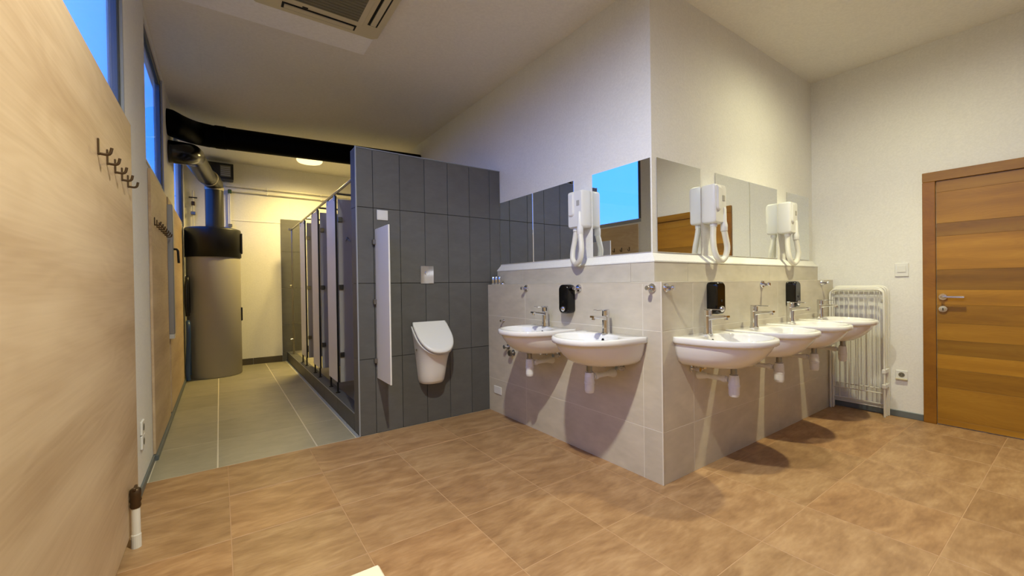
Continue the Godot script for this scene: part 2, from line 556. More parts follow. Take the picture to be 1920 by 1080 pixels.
func tiled_walls() -> void:
	# dark partition with the urinal
	var g := structure("wall_partition")
	put(g, "core", slab(Vector3(0.908, -0.1, -3.572), Vector3(XM, 2.315, ZG - 0.009)), "dark_grout")
	var us := [0.903, 1.034, 1.259, 1.483, 1.707, 1.932, 2.156, XM - 0.001]
	var vs := [0.0, 0.615, 1.23, 1.845, 2.322]
	tile_run(g, 2, ZG, 1.0, us, vs, 0.008, "dark_tile", 0.004, 3)
	tile_run(g, 0, 0.90, -1.0, [-3.425, -3.575], vs, 0.007, "dark_tile", 0.003, 4)
	tile_run(g, 2, -3.58, -1.0, us, vs, 0.008, "dark_tile", 0.004, 5)
	put(g, "cap", slab(Vector3(0.902, 2.315, -3.58), Vector3(XM, 2.326, ZG), 0.001), "window_frame_light")
	var t := structure("trim_1")
	put(t, "corner_profile", slab(Vector3(0.894, 0.0, -3.424), Vector3(0.905, 2.328, -3.413), 0.002), "window_frame_light")
	# pier below the mirrors
	var p := structure("wall_washstand")
	put(p, "core", slab(Vector3(XB + 0.0009, -0.1, ZG), Vector3(XM, 1.196, ZB - 0.0009)), "beige_grout")
	put(p, "core", slab(Vector3(XM, -0.1, ZM), Vector3(XR, 1.196, ZB - 0.0009)), "beige_grout")
	var hv := [0.0, 0.315, 0.912, 1.2]
	tile_run(p, 0, XB, -1.0, [ZB - 0.002, -1.625, -2.825, ZG + 0.001], hv, 0.008, "beige_tile", 0.0045, 8)
	tile_run(p, 2, ZB, 1.0, [XB + 0.002, 2.45, 3.65, XR - 0.001], hv, 0.008, "beige_tile", 0.0045, 9)
	put(p, "shelf_tile", slab(Vector3(XB, 1.196, ZG + 0.001), Vector3(XM, 1.206, ZB), 0.002), "beige_tile_0")
	put(p, "shelf_tile", slab(Vector3(XM, 1.196, ZM), Vector3(XR, 1.206, ZB), 0.002), "beige_tile_0")
	var t2 := structure("trim_2")
	put(t2, "corner_profile", slab(Vector3(XB - 0.002, 0.0, ZB - 0.006), Vector3(XB + 0.006, 1.208, ZB + 0.002), 0.002), "beige_grout")
	# stepped band under the mirrors, with a sloping white top
	var bx := 2.235
	var bz := -1.615
	put(p, "band_core", slab(Vector3(bx + 0.006, 1.206, ZG + 0.001), Vector3(XM, 1.334, bz - 0.006)), "beige_grout")
	put(p, "band_core", slab(Vector3(XM, 1.206, ZM), Vector3(XR - 0.001, 1.334, bz - 0.006)), "beige_grout")
	tile_run(p, 0, bx, -1.0, [bz, -1.80, -3.0, ZG + 0.001], [1.206, 1.334], 0.006, "band_tile", 0.002)
	tile_run(p, 2, bz, 1.0, [bx + 0.006, 2.6, 3.8, XR - 0.001], [1.206, 1.334], 0.006, "band_tile", 0.002)
	var st := mesh()
	st.set_smooth_group(-1)
	var a := [Vector3(bx - 0.003, 1.334, ZG + 0.001), Vector3(bx - 0.003, 1.334, bz + 0.003), Vector3(XR - 0.001, 1.334, bz + 0.003)]
	var b := [Vector3(bx - 0.003, 1.342, ZG + 0.001), Vector3(bx - 0.003, 1.342, bz + 0.003), Vector3(XR - 0.001, 1.342, bz + 0.003)]
	var c := [Vector3(XM, 1.394, ZG + 0.001), Vector3(XM, 1.394, ZM), Vector3(XR - 0.001, 1.394, ZM)]
	var d := [Vector3(XM, 1.334, ZG + 0.001), Vector3(XM, 1.334, ZM), Vector3(XR - 0.001, 1.334, ZM)]
	var inn := Vector3(3.4, 1.34, -2.6)
	for k in 2:
		quad(st, a[k], a[k + 1], b[k + 1], b[k], inn)
		quad(st, b[k], b[k + 1], c[k + 1], c[k], inn + Vector3(0, -0.5, 0))
		quad(st, a[k], a[k + 1], d[k + 1], d[k], inn + Vector3(0, 0.5, 0))
	put(p, "sloping_ledge", st, "paint")

func windows() -> void:
	var n := 0
	for z in [[-2.98, 1.6, [-0.9, 0.4]], [-4.90, -3.79, []], [-7.42, -6.02, []]]:
		n += 1
		var w := structure("window_%d" % n)
		var x0 := -0.445
		var x1 := -0.410
		var lo := 2.08
		var hi := 3.09
		var f := 0.055
		put(w, "frame_rail", slab(Vector3(x0, lo, z[0]), Vector3(x1, lo + f, z[1]), 0.004), "window_frame_light")
		put(w, "frame_rail", slab(Vector3(x0, hi - f, z[0]), Vector3(x1, hi, z[1]), 0.004), "window_frame")
		put(w, "frame_stile", slab(Vector3(x0, lo + f, z[0]), Vector3(x1, hi - f, z[0] + f), 0.004), "window_frame")
		put(w, "frame_stile", slab(Vector3(x0, lo + f, z[1] - f), Vector3(x1, hi - f, z[1]), 0.004), "window_frame")
		var edges: Array = [z[0] + f]
		for m in z[2]:
			put(w, "mullion", slab(Vector3(x0, lo + f, m - 0.03), Vector3(x1, hi - f, m + 0.03), 0.004), "window_frame")
			edges.append(m - 0.03)
			edges.append(m + 0.03)
		edges.append(z[1] - f)
		for k in range(0, edges.size(), 2):
			put(w, "pane", slab(Vector3(-0.427, lo + f, edges[k]), Vector3(-0.423, hi - f, edges[k + 1])), "glass")
		put(w, "jamb_lining", slab(Vector3(-0.41, lo, z[0]), Vector3(XL + 0.004, hi, z[0] + 0.02), 0.002), "window_frame_light")
		put(w, "sill", slab(Vector3(-0.41, lo, z[0] + 0.02), Vector3(XL + 0.004, lo + 0.012, z[1]), 0.002), "window_frame_light")

func door() -> void:
	var d := structure("door_1")
	var z0 := -0.86
	var z1 := 0.24
	var w := 0.078
	put(d, "frame_stile", slab(Vector3(XR - 0.030, 0.0, z0), Vector3(XR, 2.08 - w, z0 + w), 0.003), "oak_upright")
	put(d, "frame_stile", slab(Vector3(XR - 0.030, 0.0, z1 - w), Vector3(XR, 2.08 - w, z1), 0.003), "oak_upright")
	put(d, "frame_head", slab(Vector3(XR - 0.030, 2.08 - w, z0), Vector3(XR, 2.08, z1), 0.003), "oak_1")
	put(d, "leaf_core", slab(Vector3(XR - 0.012, 0.008, z0 + w + 0.003), Vector3(XR, 2.0, z1 - w - 0.003)), "oak_3")
	var hs := [0.008, 0.053, 0.313, 0.463, 0.582, 0.70, 0.837, 0.987, 1.11, 1.274, 1.547, 1.653, 1.908, 2.0]
	var kinds := [2, 0, 1, 2, 3, 0, 1, 2, 3, 2, 3, 0, 1]
	for k in hs.size() - 1:
		put(d, "plank", slab(Vector3(XR - 0.016, hs[k] + 0.0006, z0 + w + 0.003), Vector3(XR - 0.0119, hs[k + 1] - 0.0006, z1 - w - 0.003), 0.0005), "oak_%d" % kinds[k])
	var x := XR - 0.016
	var zh := -0.742
	var h := put(d, "handle", disc_shape(Vector3(x, 1.052, zh), Vector3.LEFT, 0.027, 0.012), "chrome")
	var st := mesh()
	tube(st, bent([Vector3(x - 0.01, 1.052, zh), Vector3(x - 0.055, 1.052, zh), Vector3(x - 0.055, 1.052, zh + 0.125)], 0.02), 0.0095, 12)
	put(h, "lever", st, "chrome")
	var e := put(d, "escutcheon", disc_shape(Vector3(x, 0.953, zh), Vector3.LEFT, 0.027, 0.012), "chrome")
	put(e, "keyhole", slab(Vector3(x - 0.0135, 0.942, zh - 0.003), Vector3(x - 0.0115, 0.962, zh + 0.003)), "hole")

# ------------------------------------------------------------------ shower stalls
func showers() -> void:
	var f := structure("floor_shower")
	put(f, "kerb_core", slab(Vector3(0.908, -0.1, ZF), Vector3(1.0, 0.142, -3.58)), "dark_grout")
	put(f, "tray_core", slab(Vector3(1.0, -0.1, ZF), Vector3(XM, 0.105, -3.58)), "dark_grout")
	var z := -3.58
	while z > ZF + 0.01:
		var zn := maxf(z - 0.61, ZF)
		put(f, "kerb_tile", slab(Vector3(0.90, 0.0, zn + 0.002), Vector3(0.908, 0.149, z - 0.002), 0.001), "dark_tile_1")
		put(f, "kerb_top_tile", slab(Vector3(0.909, 0.142, zn + 0.002), Vector3(1.005, 0.15, z - 0.002), 0.001), "dark_tile_0")
		for x in [1.005, 1.43, 1.855]:
			put(f, "tray_tile", slab(Vector3(x + 0.002, 0.1, zn + 0.002), Vector3(x + 0.423, 0.112, z - 0.002), 0.001), "corridor_tile_%d" % (int(x * 10.0) % 3))
		z = zn
	put(f, "kerb_profile", slab(Vector3(0.897, 0.146, ZF), Vector3(0.906, 0.152, -3.58), 0.001), "aluminium")
	# tiles at the end of the corridor and on the stalls' long wall
	var w := structure("wall_shower")
	tile_run(w, 2, ZF + 0.012, 1.0, [0.83, 1.17], [0.15, 0.6, 1.2, 1.8, 2.335], 0.012, "dark_tile", 0.004, 6)
	put(w, "tile", slab(Vector3(0.83, 0.002, ZF), Vector3(0.898, 0.148, ZF + 0.012), 0.001), "dark_tile_0")
	tile_run(w, 0, XM - 0.012, -1.0, [-3.585, -4.2, -4.8, -5.4, -6.0, -6.6, -7.2, ZF + 0.013], [0.15, 0.6, 1.2, 1.8, 2.335], 0.012, "dark_tile", 0.004, 7)
	for x in [1.17, 1.54, 1.91]:
		put(w, "skirting_tile", slab(Vector3(x + 0.002, 0.112, ZF), Vector3(x + 0.355, 0.22, ZF + 0.012), 0.002), "dark_skirting")
	# partitions
	var zs := [-4.36, -5.25, -6.16]
	var names := ["grey shower partition with white front panel, nearest behind the dark tiled wall", "grey shower partition with white front panel, middle of the three", "grey shower partition with white front panel, farthest down the corridor"]
	var t0: Node3D = null
	for k in 3:
		if k == 0:
			var t := thing("shower_partition", names[0], "partition", Vector3(0.95, 0.112, zs[0]), 0.0, "shower partitions along the kerb")
			put(t, "divider_panel", slab(Vector3(0.02, 0.145, -0.007), Vector3(1.30, 1.965, 0.006), 0.002), "laminate_grey")
			put(t, "front_panel", slab(Vector3(-0.007, 0.145, -0.40), Vector3(0.006, 1.99, -0.002), 0.002), "laminate_white")
			put(t, "edge_strip", slab(Vector3(-0.008, 0.145, -0.002), Vector3(0.010, 1.99, 0.008), 0.002), "black_plastic")
			for zz in [-0.03, -0.34]:
				var s := mesh()
				lathe(s, Vector3(0.0, 0.038, zz), Vector3.UP, [[0.022, 0.0], [0.022, 0.006], [0.009, 0.010], [0.009, 0.115]], 14, false)
				put(t, "foot", s, "black_plastic")
			for yy in [0.42, 1.09, 1.76]:
				put(t, "clamp", slab(Vector3(0.012, yy - 0.025, 0.004), Vector3(0.058, yy + 0.025, 0.026), 0.004), "steel")
			for zz in [-0.03, -0.34]:
				put(t, "top_bracket", slab(Vector3(-0.012, 1.95, zz - 0.012), Vector3(0.012, 2.005, zz + 0.012), 0.003), "steel")
			var hk := mesh()
			lathe(hk, Vector3(0.105, 1.58, 0.006), Vector3.BACK, [[0.012, 0.0], [0.012, 0.005], [0.006, 0.008]], 12)
			tube(hk, [Vector3(0.105, 1.58, 0.008), Vector3(0.085, 1.55, 0.03), Vector3(0.083, 1.545, 0.038)], 0.004, 8)
			tube(hk, [Vector3(0.105, 1.58, 0.008), Vector3(0.125, 1.55, 0.03), Vector3(0.127, 1.545, 0.038)], 0.004, 8)
			put(t, "double_hook", hk, "steel")
			t0 = t
		else:
			copy(t0, names[k], Vector3(0.95, 0.112, zs[k]))
	var r := thing("shower_rail", "steel tube rail running along the tops of the shower partitions", "rail", Vector3(0.95, 2.13, -3.58))
	var s1 := mesh()
	tube(s1, [Vector3(0, 0, 0), Vector3(0, 0, -3.82)], 0.0125, 12)
	put(r, "long_tube", s1, "steel")
	for zz in zs:
		var s2 := mesh()
		tube(s2, [Vector3(0.013, 0, zz + 3.58), Vector3(1.318, 0, zz + 3.58)], 0.011, 10)
		put(r, "cross_tube", s2, "steel")
	var s3 := mesh()
	tube(s3, [Vector3(0, 0.012, -3.82), Vector3(0, -1.98, -3.82)], 0.014, 12)
	put(r, "end_post", s3, "steel")
	for yy in [0.0, -0.9, -1.75]:
		put(r, "bracket", slab(Vector3(-0.045, yy - 0.018, -3.84), Vector3(-0.01, yy + 0.018, -3.80), 0.004), "steel")

# ------------------------------------------------------------------ wood panels, coat hooks
func coat_hook() -> Array:
	var plate := slab(Vector3(0, -0.052, -0.007), Vector3(0.006, 0.008, 0.007), 0.0015)
	var arm := mesh()
	tube(arm, bent([Vector3(0.003, -0.047, 0), Vector3(0.034, -0.05, 0), Vector3(0.039, -0.022, 0)], 0.015), 0.005, 10)
	return [plate, arm]

func panels() -> void:
	tag(put(self, "wood_panel", slab(Vector3(XL + 0.013, 0.05, -2.87), Vector3(XL + 0.04, 2.05, 1.6), 0.002), "panel_wood"), "large pale wood wall panel nearest the camera, filling the left side", "panel", "pale wood wall panels")
	tag(put(self, "wood_panel", slab(Vector3(XL + 0.0005, 0.045, -4.935), Vector3(XL + 0.016, 2.055, -3.835), 0.002), "panel_wood"), "pale wood wall panel just beyond the white column, with a row of hooks", "panel", "pale wood wall panels")
	tag(put(self, "wood_panel", slab(Vector3(XL + 0.0005, 0.045, -6.76), Vector3(XL + 0.016, 2.075, -5.06), 0.002), "panel_wood"), "pale wood wall panel beside the water heater, beyond the aluminium upright", "panel", "pale wood wall panels")
	var shapes := coat_hook()
	var ord := ["first", "second", "third", "fourth", "fifth", "sixth", "seventh"]
	var plate := done(shapes[0])
	var arm := done(shapes[1])
	for k in 5:
		var t := thing("coat_hook", "small metal coat hook on the nearest wood panel, %s counted from the camera" % ord[k], "hook", Vector3(XL + 0.04, 1.755, -2.13 - 0.152 * k), 0.0, "coat hooks on the nearest panel")
		put(t, "plate", plate, "bronze")
		put(t, "arm", arm, "bronze")
	for k in 7:
		var t := thing("coat_hook", "small metal coat hook on the panel beyond the column, %s counted from the column" % ord[k], "hook", Vector3(XL + 0.016, 1.725, -3.99 - 0.142 * k), 0.0, "coat hooks on the panel beyond the column")
		put(t, "plate", plate, "bronze")
		put(t, "arm", arm, "bronze")
	# upright of the window sash with its handle
	var u := thing("sash_upright", "tall grey aluminium sash upright with a dark handle between two wood panels", "window sash", Vector3(XL, 0.79, -4.998))
	put(u, "profile", slab(Vector3(0.0005, 0.0, -0.045), Vector3(0.055, 1.20, 0.045), 0.004), "aluminium")
	put(u, "end_cap", slab(Vector3(0.002, -0.045, -0.04), Vector3(0.052, 0.0, 0.04), 0.004), "white_plastic")
	var h := mesh()
	tube(h, bent([Vector3(0.054, 0.79, 0), Vector3(0.085, 0.79, 0), Vector3(0.09, 0.66, 0)], 0.03), 0.010, 10)
	put(u, "handle", h, "black_plastic")

# ------------------------------------------------------------------ lamps
func lamps() -> void:
	var spots := [[LAMP_LEFT, "round recessed ceiling downlight over the floor before the left basins"], [LAMP_RIGHT, "round recessed ceiling downlight over the floor before the right basins"]]
	for s in spots:
		var t := thing("ceiling_downlight", s[1], "lamp", s[0], 0.0, "ceiling downlights")
		var st := mesh()
		lathe(st, Vector3.ZERO, Vector3.DOWN, [[0.07, 0.0], [0.07, 0.006], [0.055, 0.010], [0.05, 0.010], [0.05, 0.001]], 28, false)
		put(t, "ring", st, "white_enamel")
		put(t, "lamp_disc", disc_shape(Vector3(0, -0.012, 0), Vector3.DOWN, 0.049, 0.004), "lamp_glow")
	var r := thing("ceiling_lamp", "round glowing ceiling lamp behind the black duct", "lamp", LAMP_REAR)
	var b := mesh()
	lathe(b, Vector3.ZERO, Vector3.DOWN, [[0.185, 0.0], [0.185, 0.03], [0.18, 0.034]], 36, false)
	put(r, "base", b, "white_enamel")
	var dm := mesh()
	lathe(dm, Vector3(0, -0.034, 0), Vector3.DOWN, [[0.178, 0.0], [0.175, 0.02], [0.16, 0.035], [0.10, 0.045], [0.0, 0.048]], 36)
	put(r, "lamp_diffuser", dm, "lamp_glow")

# ------------------------------------------------------------------ wash basins
func d_outline(a: float, d: float, zs: float, n_arc := 36, n_back := 10) -> Array[Vector2]:
	# straight back at z = 0, short straight sides to zs, then a round front
	var out: Array[Vector2] = []
	for i in n_back:
		out.append(Vector2(lerpf(-a, a, float(i) / n_back), 0.0))
	for i in 3:
		out.append(Vector2(a, zs * i / 3.0))
	for i in n_arc + 1:
		var t := PI * i / n_arc
		var cx := signf(cos(t)) * pow(absf(cos(t)), 0.86)
		out.append(Vector2(a * cx, zs + (d - zs) * pow(sin(t), 0.92)))
	for i in 2:
		out.append(Vector2(-a, zs * (2 - i) / 3.0))
	return out

func make_basin() -> Node3D:
	# local frame: wall at z = 0, bowl towards +z, rim top at y = 0
	var t := thing("washbasin", "", "washbasin", Vector3.ZERO, 0.0, "white wall-hung washbasins round the pier")
	var o := d_outline(0.272, 0.455, 0.06)
	var bc := Vector2(0, 0.255)
	var st := mesh()
	var rings := []
	# [height, width, depth] of each ring from the underside up over the rolled rim
	var prof := [[-0.184, 0.28, 0.52], [-0.182, 0.52, 0.58], [-0.173, 0.70, 0.655], [-0.150, 0.81, 0.745], [-0.115, 0.88, 0.835], [-0.075, 0.918, 0.905], [-0.052, 0.936, 0.934], [-0.0425, 0.940, 0.938], [-0.040, 0.945, 0.945], [-0.0385, 0.982, 0.982], [-0.033, 0.998, 0.998], [-0.020, 1.0, 1.0], [-0.008, 0.998, 0.998], [-0.002, 0.988, 0.988], [0.0, 0.972, 0.972]]
	for p in prof:
		var r := PackedVector3Array()
		for q in o:
			r.append(Vector3(q.x * p[1], p[0], q.y * p[2]))
		rings.append(r)
	loft(st, rings, true, false)
	var inner := []
	inner.append(rings[-1])
	for p in [[0.0, 1.03], [-0.004, 1.0], [-0.012, 0.985], [-0.045, 0.93], [-0.085, 0.80], [-0.115, 0.55], [-0.127, 0.28], [-0.13, 0.09]]:
		var r := PackedVector3Array()
		for q in o:
			var ang := atan2((q.y - bc.y) / 0.18, q.x / 0.215)
			r.append(Vector3(bc.x + 0.222 * p[1] * cos(ang), p[0], bc.y + 0.168 * p[1] * sin(ang)))
		inner.append(r)
	# the deck and the bowl face up and inward
	st.set_smooth_group(0)
	for k in inner.size() - 1:
		var a: PackedVector3Array = inner[k]
		var b: PackedVector3Array = inner[k + 1]
		for i in a.size():
			var j := (i + 1) % a.size()
			var mid := (a[i] + a[j] + b[i] + b[j]) / 4.0
			quad(st, a[i], a[j], b[j], b[i], Vector3(bc.x, 0.3, bc.y) + (mid - Vector3(bc.x, 0.3, bc.y)) * 2.0)
	put(t, "bowl", st, "ceramic")
	var ov := mesh()
	lathe(ov, Vector3(0, -0.036, 0.0965), Vector3(0, 0.25, 1).normalized(), [[0.0095, -0.006], [0.0095, 0.004]], 14, false)
	put(t, "overflow_hole", ov, "hole")
	put(t, "drain", disc_shape(Vector3(0, -0.1305, 0.255), Vector3.UP, 0.026, 0.004), "chrome")
	# single-lever mixer
	var b := mesh()
	lathe(b, Vector3(0, 0.0, 0.062), Vector3.UP, [[0.027, 0.0], [0.027, 0.004], [0.0235, 0.008], [0.0215, 0.03], [0.0215, 0.098], [0.0225, 0.102], [0.0225, 0.128], [0.020, 0.131]], 22, false)
	var f := put(t, "faucet", b, "chrome")
	f.scale = Vector3(1.14, 1.18, 1.08)
	var sp := mesh()
	var sr := []
	for q in [[0.055, 0.082, 0.0165, 0.015], [0.085, 0.089, 0.0165, 0.011], [0.12, 0.094, 0.0165, 0.0085], [0.165, 0.099, 0.0165, 0.007], [0.181, 0.100, 0.0155, 0.005]]:
		var r := PackedVector3Array()
		for c in [[-1, -0.6], [-0.85, -1], [0.85, -1], [1, -0.6], [1, 0.6], [0.85, 1], [-0.85, 1], [-1, 0.6]]:
			r.append(Vector3(c[0] * q[2], q[1] + c[1] * q[3], q[0]))
		sr.append(r)
	loft(sp, sr, true, true, false, false)
	lathe(sp, Vector3(0, 0.095, 0.166), Vector3(0, -1, 0.2).normalized(), [[0.010, 0.0], [0.010, 0.014]], 12, false)
	put(f, "spout", sp, "chrome")
	put(f, "lever", slab(Vector3(-0.013, 0.1315, 0.042), Vector3(0.013, 0.1365, 0.155), 0.002), "chrome")
	# trap and supply below
	var dr := mesh()
	lathe(dr, Vector3(0, -0.180, 0.225), Vector3.DOWN, [[0.030, 0.0], [0.030, 0.006], [0.018, 0.010], [0.018, 0.045], [0.024, 0.047], [0.024, 0.06]], 18, false)
	put(t, "drain_pipe", dr, "steel")
	var tr := mesh()
	lathe(tr, Vector3(0, -0.225, 0.225), Vector3.DOWN, [[0.020, 0.0], [0.026, 0.008], [0.030, 0.03], [0.0305, 0.062], [0.0325, 0.064], [0.0325, 0.076], [0.0305, 0.078], [0.030, 0.118], [0.026, 0.132], [0.022, 0.134]], 22, false)
	var trap := put(t, "bottle_trap", tr, "white_plastic")
	var pp := mesh()
	tube(pp, [Vector3(0, -0.262, 0.19), Vector3(0, -0.262, 0.05)], 0.0155, 14)
	lathe(pp, Vector3(0, -0.262, 0.178), Vector3.FORWARD, [[0.021, 0.0], [0.021, 0.022]], 14, false)
	put(trap, "waste_pipe", pp, "white_plastic")
	var ro := mesh()
	lathe(ro, Vector3(0, -0.262, 0.0005), Vector3.BACK, [[0.030, 0.0], [0.030, 0.005], [0.019, 0.05], [0.017, 0.055]], 18, false)
	put(trap, "wall_collar", ro, "white_plastic")
	for sx in [-1, 1]:
		var v := mesh()
		lathe(v, Vector3(sx * 0.075, -0.215, 0.0005), Vector3.BACK, [[0.024, 0.0], [0.024, 0.004], [0.010, 0.007], [0.010, 0.03], [0.014, 0.032], [0.014, 0.058]], 14, false)
		tube(v, [Vector3(sx * 0.075, -0.215, 0.045), Vector3(sx * 0.075, -0.180, 0.045)], 0.009, 10)
		lathe(v, Vector3(sx * 0.075 + 0.014, -0.215, 0.045), Vector3.RIGHT, [[0.007, 0.0], [0.007, 0.008], [0.013, 0.010], [0.013, 0.03]], 12, false)
		var av := put(t, "angle_valve", v, "chrome")
		var hs := mesh()
		tube(hs, curve_pts([Vector3(sx * 0.075, -0.182, 0.045), Vector3(sx * 0.06, -0.165, 0.05), Vector3(sx * 0.035, -0.15, 0.075), Vector3(sx * 0.02, -0.12, 0.09)]), 0.006, 8)
		put(av, "supply_hose", hs, "steel")
	return t

func basins() -> void:
	var y := 0.872
	var first := make_basin()
	first.position = Vector3(XB, y, -1.862)
	first.rotation.y = -PI / 2
	first.set_meta("label", "white washbasin on the left tiled face, nearer the corner of the pier")
	copy(first, "white washbasin on the left tiled face, next to the dark tiled wall", Vector3(XB, y, -2.48), -PI / 2)
	var names := ["white washbasin on the right tiled face, nearest the corner of the pier", "white washbasin on the right tiled face, second from the corner of the pier", "white washbasin on the right tiled face, third from the corner of the pier", "white washbasin on the right tiled face, beside the white clothes airer"]
	for k in 4:
		copy(first, names[k], Vector3(2.505 + 0.604 * k, y, ZB), 0.0)

# ------------------------------------------------------------------ mirrors
func mirrors() -> void:
	var names := ["frameless mirror next to the dark tiled wall, reflecting grey tiles", "frameless mirror left of the hair dryer on the left face, reflecting grey tiles", "frameless mirror at the pier's corner on the left face, reflecting the blue window", "frameless mirror at the pier's corner on the right face, reflecting the oak door", "frameless mirror directly right of the middle hair dryer", "frameless mirror directly left of the far right hair dryer", "frameless mirror beside the far corner, right of the last hair dryer"]
	var k := 0
	for z in [[-3.415, -2.896], [-2.886, -2.374], [-2.175, -1.668]]:
		mirror(names[k], Vector3(XM - 0.006, 1.402, z[0]), Vector3(XM - 0.0005, 2.008, z[1]), 0)
		k += 1
	for x in [[2.325, 2.832], [3.035, 3.552], [3.562, 4.058], [4.258, 4.752]]:
		mirror(names[k], Vector3(x[0], 1.402, ZM + 0.0005), Vector3(x[1], 2.014, ZM + 0.006), 2)
		k += 1

func mirror(label: String, lo: Vector3, hi: Vector3, axis: int) -> void:
	var c := (lo + hi) / 2.0
	var t := thing("wall_mirror", label, "mirror", Vector3(c.x, lo.y, c.z), 0.0, "frameless wall mirrors")
	var base := Vector3(c.x, lo.y, c.z)
	var d := Vector3.ZERO
	d[axis] = 0.0012
	if axis == 0:
		put(t, "glass_plate", slab(lo - base, hi - base - d, 0.001), "mirror")
		put(t, "backing", slab(lo - base + Vector3(0.0045, 0.002, 0.002), hi - base - Vector3(0, 0.002, 0.002)), "aluminium")
	else:
		put(t, "glass_plate", slab(lo - base + d, hi - base, 0.001), "mirror")
		put(t, "backing", slab(lo - base + Vector3(0.002, 0.002, 0), hi - base - Vector3(0.002, 0.002, 0.0045)), "aluminium")

# ------------------------------------------------------------------ soap dispensers
func dispensers() -> void:
	var t := thing("soap_dispenser", "black wall soap dispenser on the left tiled face between two basins", "dispenser", Vector3(XB, 0.985, -2.265), -PI / 2, "black wall soap dispensers")
	var rings := []
	for q in [[0.0005, 0.97], [0.02, 1.0], [0.056, 1.0], [0.067, 0.97], [0.073, 0.90]]:
		var r := PackedVector3Array()
		var w: float = 0.050 * q[1]
		var h: float = 0.106 * q[1]
		for c in [[1, 1, 0.0], [-1, 1, 0.5], [-1, -1, 1.0], [1, -1, 1.5]]:
			for i in 7:
				var a: float = PI * (c[2] + 0.5 * i / 6.0)
				r.append(Vector3(c[0] * (w - 0.028) + cos(a) * 0.028, 0.106 + c[1] * (h - 0.028) + sin(a) * 0.028, q[0]))
		rings.append(r)
	var st := mesh()
	loft(st, rings)
	put(t, "body", st, "black_gloss")
	put(t, "back_plate", slab(Vector3(-0.040, 0.01, 0.0003), Vector3(0.040, 0.20, 0.006), 0.002), "steel")
	var b := mesh()
	lathe(b, Vector3(0, 0.035, 0.065), Vector3.BACK, [[0.020, 0.0], [0.020, 0.014], [0.016, 0.020], [0.0, 0.023]], 20)
	put(t, "push_button", b, "chrome")
	var w := mesh()
	lathe(w, Vector3(0, 0.088, 0.064), Vector3.BACK, [[0.009, 0.0], [0.009, 0.0115]], 14, false)
	put(t, "sight_window", w, "black_plastic")
	copy(t, "black wall soap dispenser over the first basin right of the pier's corner", Vector3(2.66, 0.99, ZB), 0.0)
	copy(t, "black wall soap dispenser over the third basin on the right face", Vector3(3.845, 0.985, ZB), 0.0)

# ------------------------------------------------------------------ hair dryers
func dryers() -> void:
	var t := thing("hair_dryer", "white wall hair dryer with hose on the left face between two mirrors", "hair dryer", Vector3(XM, 1.62, -2.262), -PI / 2, "white wall hair dryers")
	var st := mesh()
	var rings := []
	for q in [[0.0005, 0.96], [0.012, 1.0], [0.085, 1.0], [0.100, 0.965], [0.104, 0.93]]:
		var r := PackedVector3Array()
		var w: float = 0.078 - (1.0 - q[1]) * 0.13
		var h: float = 0.138 - (1.0 - q[1]) * 0.13
		for c in [[1, 1, 0.0], [-1, 1, 0.5], [-1, -1, 1.0], [1, -1, 1.5]]:
			for i in 5:
				var a: float = PI * (c[2] + 0.5 * i / 4.0)
				r.append(Vector3(c[0] * (w - 0.016) + cos(a) * 0.016, 0.138 + c[1] * (h - 0.016) + sin(a) * 0.016, q[0]))
		rings.append(r)
	loft(st, rings)
	put(t, "housing", st, "white_plastic")
	# raised rounded rib on the front
	var rib := mesh()
	var rr := []
	for q in [[0.085, 0.030, 1.0], [0.108, 0.028, 1.0], [0.117, 0.020, 0.93]]:
		var r := PackedVector3Array()
		for i in 17:
			var a := PI + PI * i / 16.0
			r.append(Vector3(-0.034 + cos(a) * q[1], 0.115 + sin(a) * q[1], q[0]))
		r.append(Vector3(-0.034 + q[1], 0.265 * q[2], q[0]))
		r.append(Vector3(-0.034 - q[1], 0.265 * q[2], q[0]))
		rr.append(r)
	loft(rib, rr, false, true, false, false)
	put(t, "front_rib", rib, "white_plastic")
	put(t, "switch", slab(Vector3(0.02, 0.16, 0.1035), Vector3(0.05, 0.20, 0.107), 0.002), "switch_grey")
	# handset parked at the right of the front
	var hn := mesh()
	lathe(hn, Vector3(0.048, 0.115, 0.098), Vector3.DOWN, [[0.012, 0.0], [0.017, 0.01], [0.018, 0.10], [0.024, 0.125], [0.024, 0.165], [0.021, 0.17]], 20)
	put(t, "handset", hn, "white_plastic")
	var cl := mesh()
	lathe(cl, Vector3(-0.028, 0.001, 0.062), Vector3.DOWN, [[0.025, 0.0], [0.025, 0.022], [0.022, 0.026]], 18, false)
	put(t, "hose_collar", cl, "white_plastic")
	var hose := mesh()
	var path := curve_pts([Vector3(-0.030, -0.02, 0.062), Vector3(-0.042, -0.09, 0.066), Vector3(-0.053, -0.17, 0.076), Vector3(-0.042, -0.235, 0.088), Vector3(0.002, -0.268, 0.096), Vector3(0.050, -0.240, 0.104), Vector3(0.070, -0.175, 0.108), Vector3(0.062, -0.11, 0.103), Vector3(0.050, -0.053, 0.098)], 12)
	var radii := []
	for i in path.size():
		radii.append(0.0205 if i % 2 == 0 else 0.0197)
	tube(hose, path, radii, 14)
	put(t, "hose", hose, "hose_plastic")
	copy(t, "white wall hair dryer with hose on the right face, nearest the pier's corner", Vector3(2.928, 1.62, ZM), 0.0)
	copy(t, "white wall hair dryer with hose near the far right corner", Vector3(4.15, 1.62, ZM), 0.0)

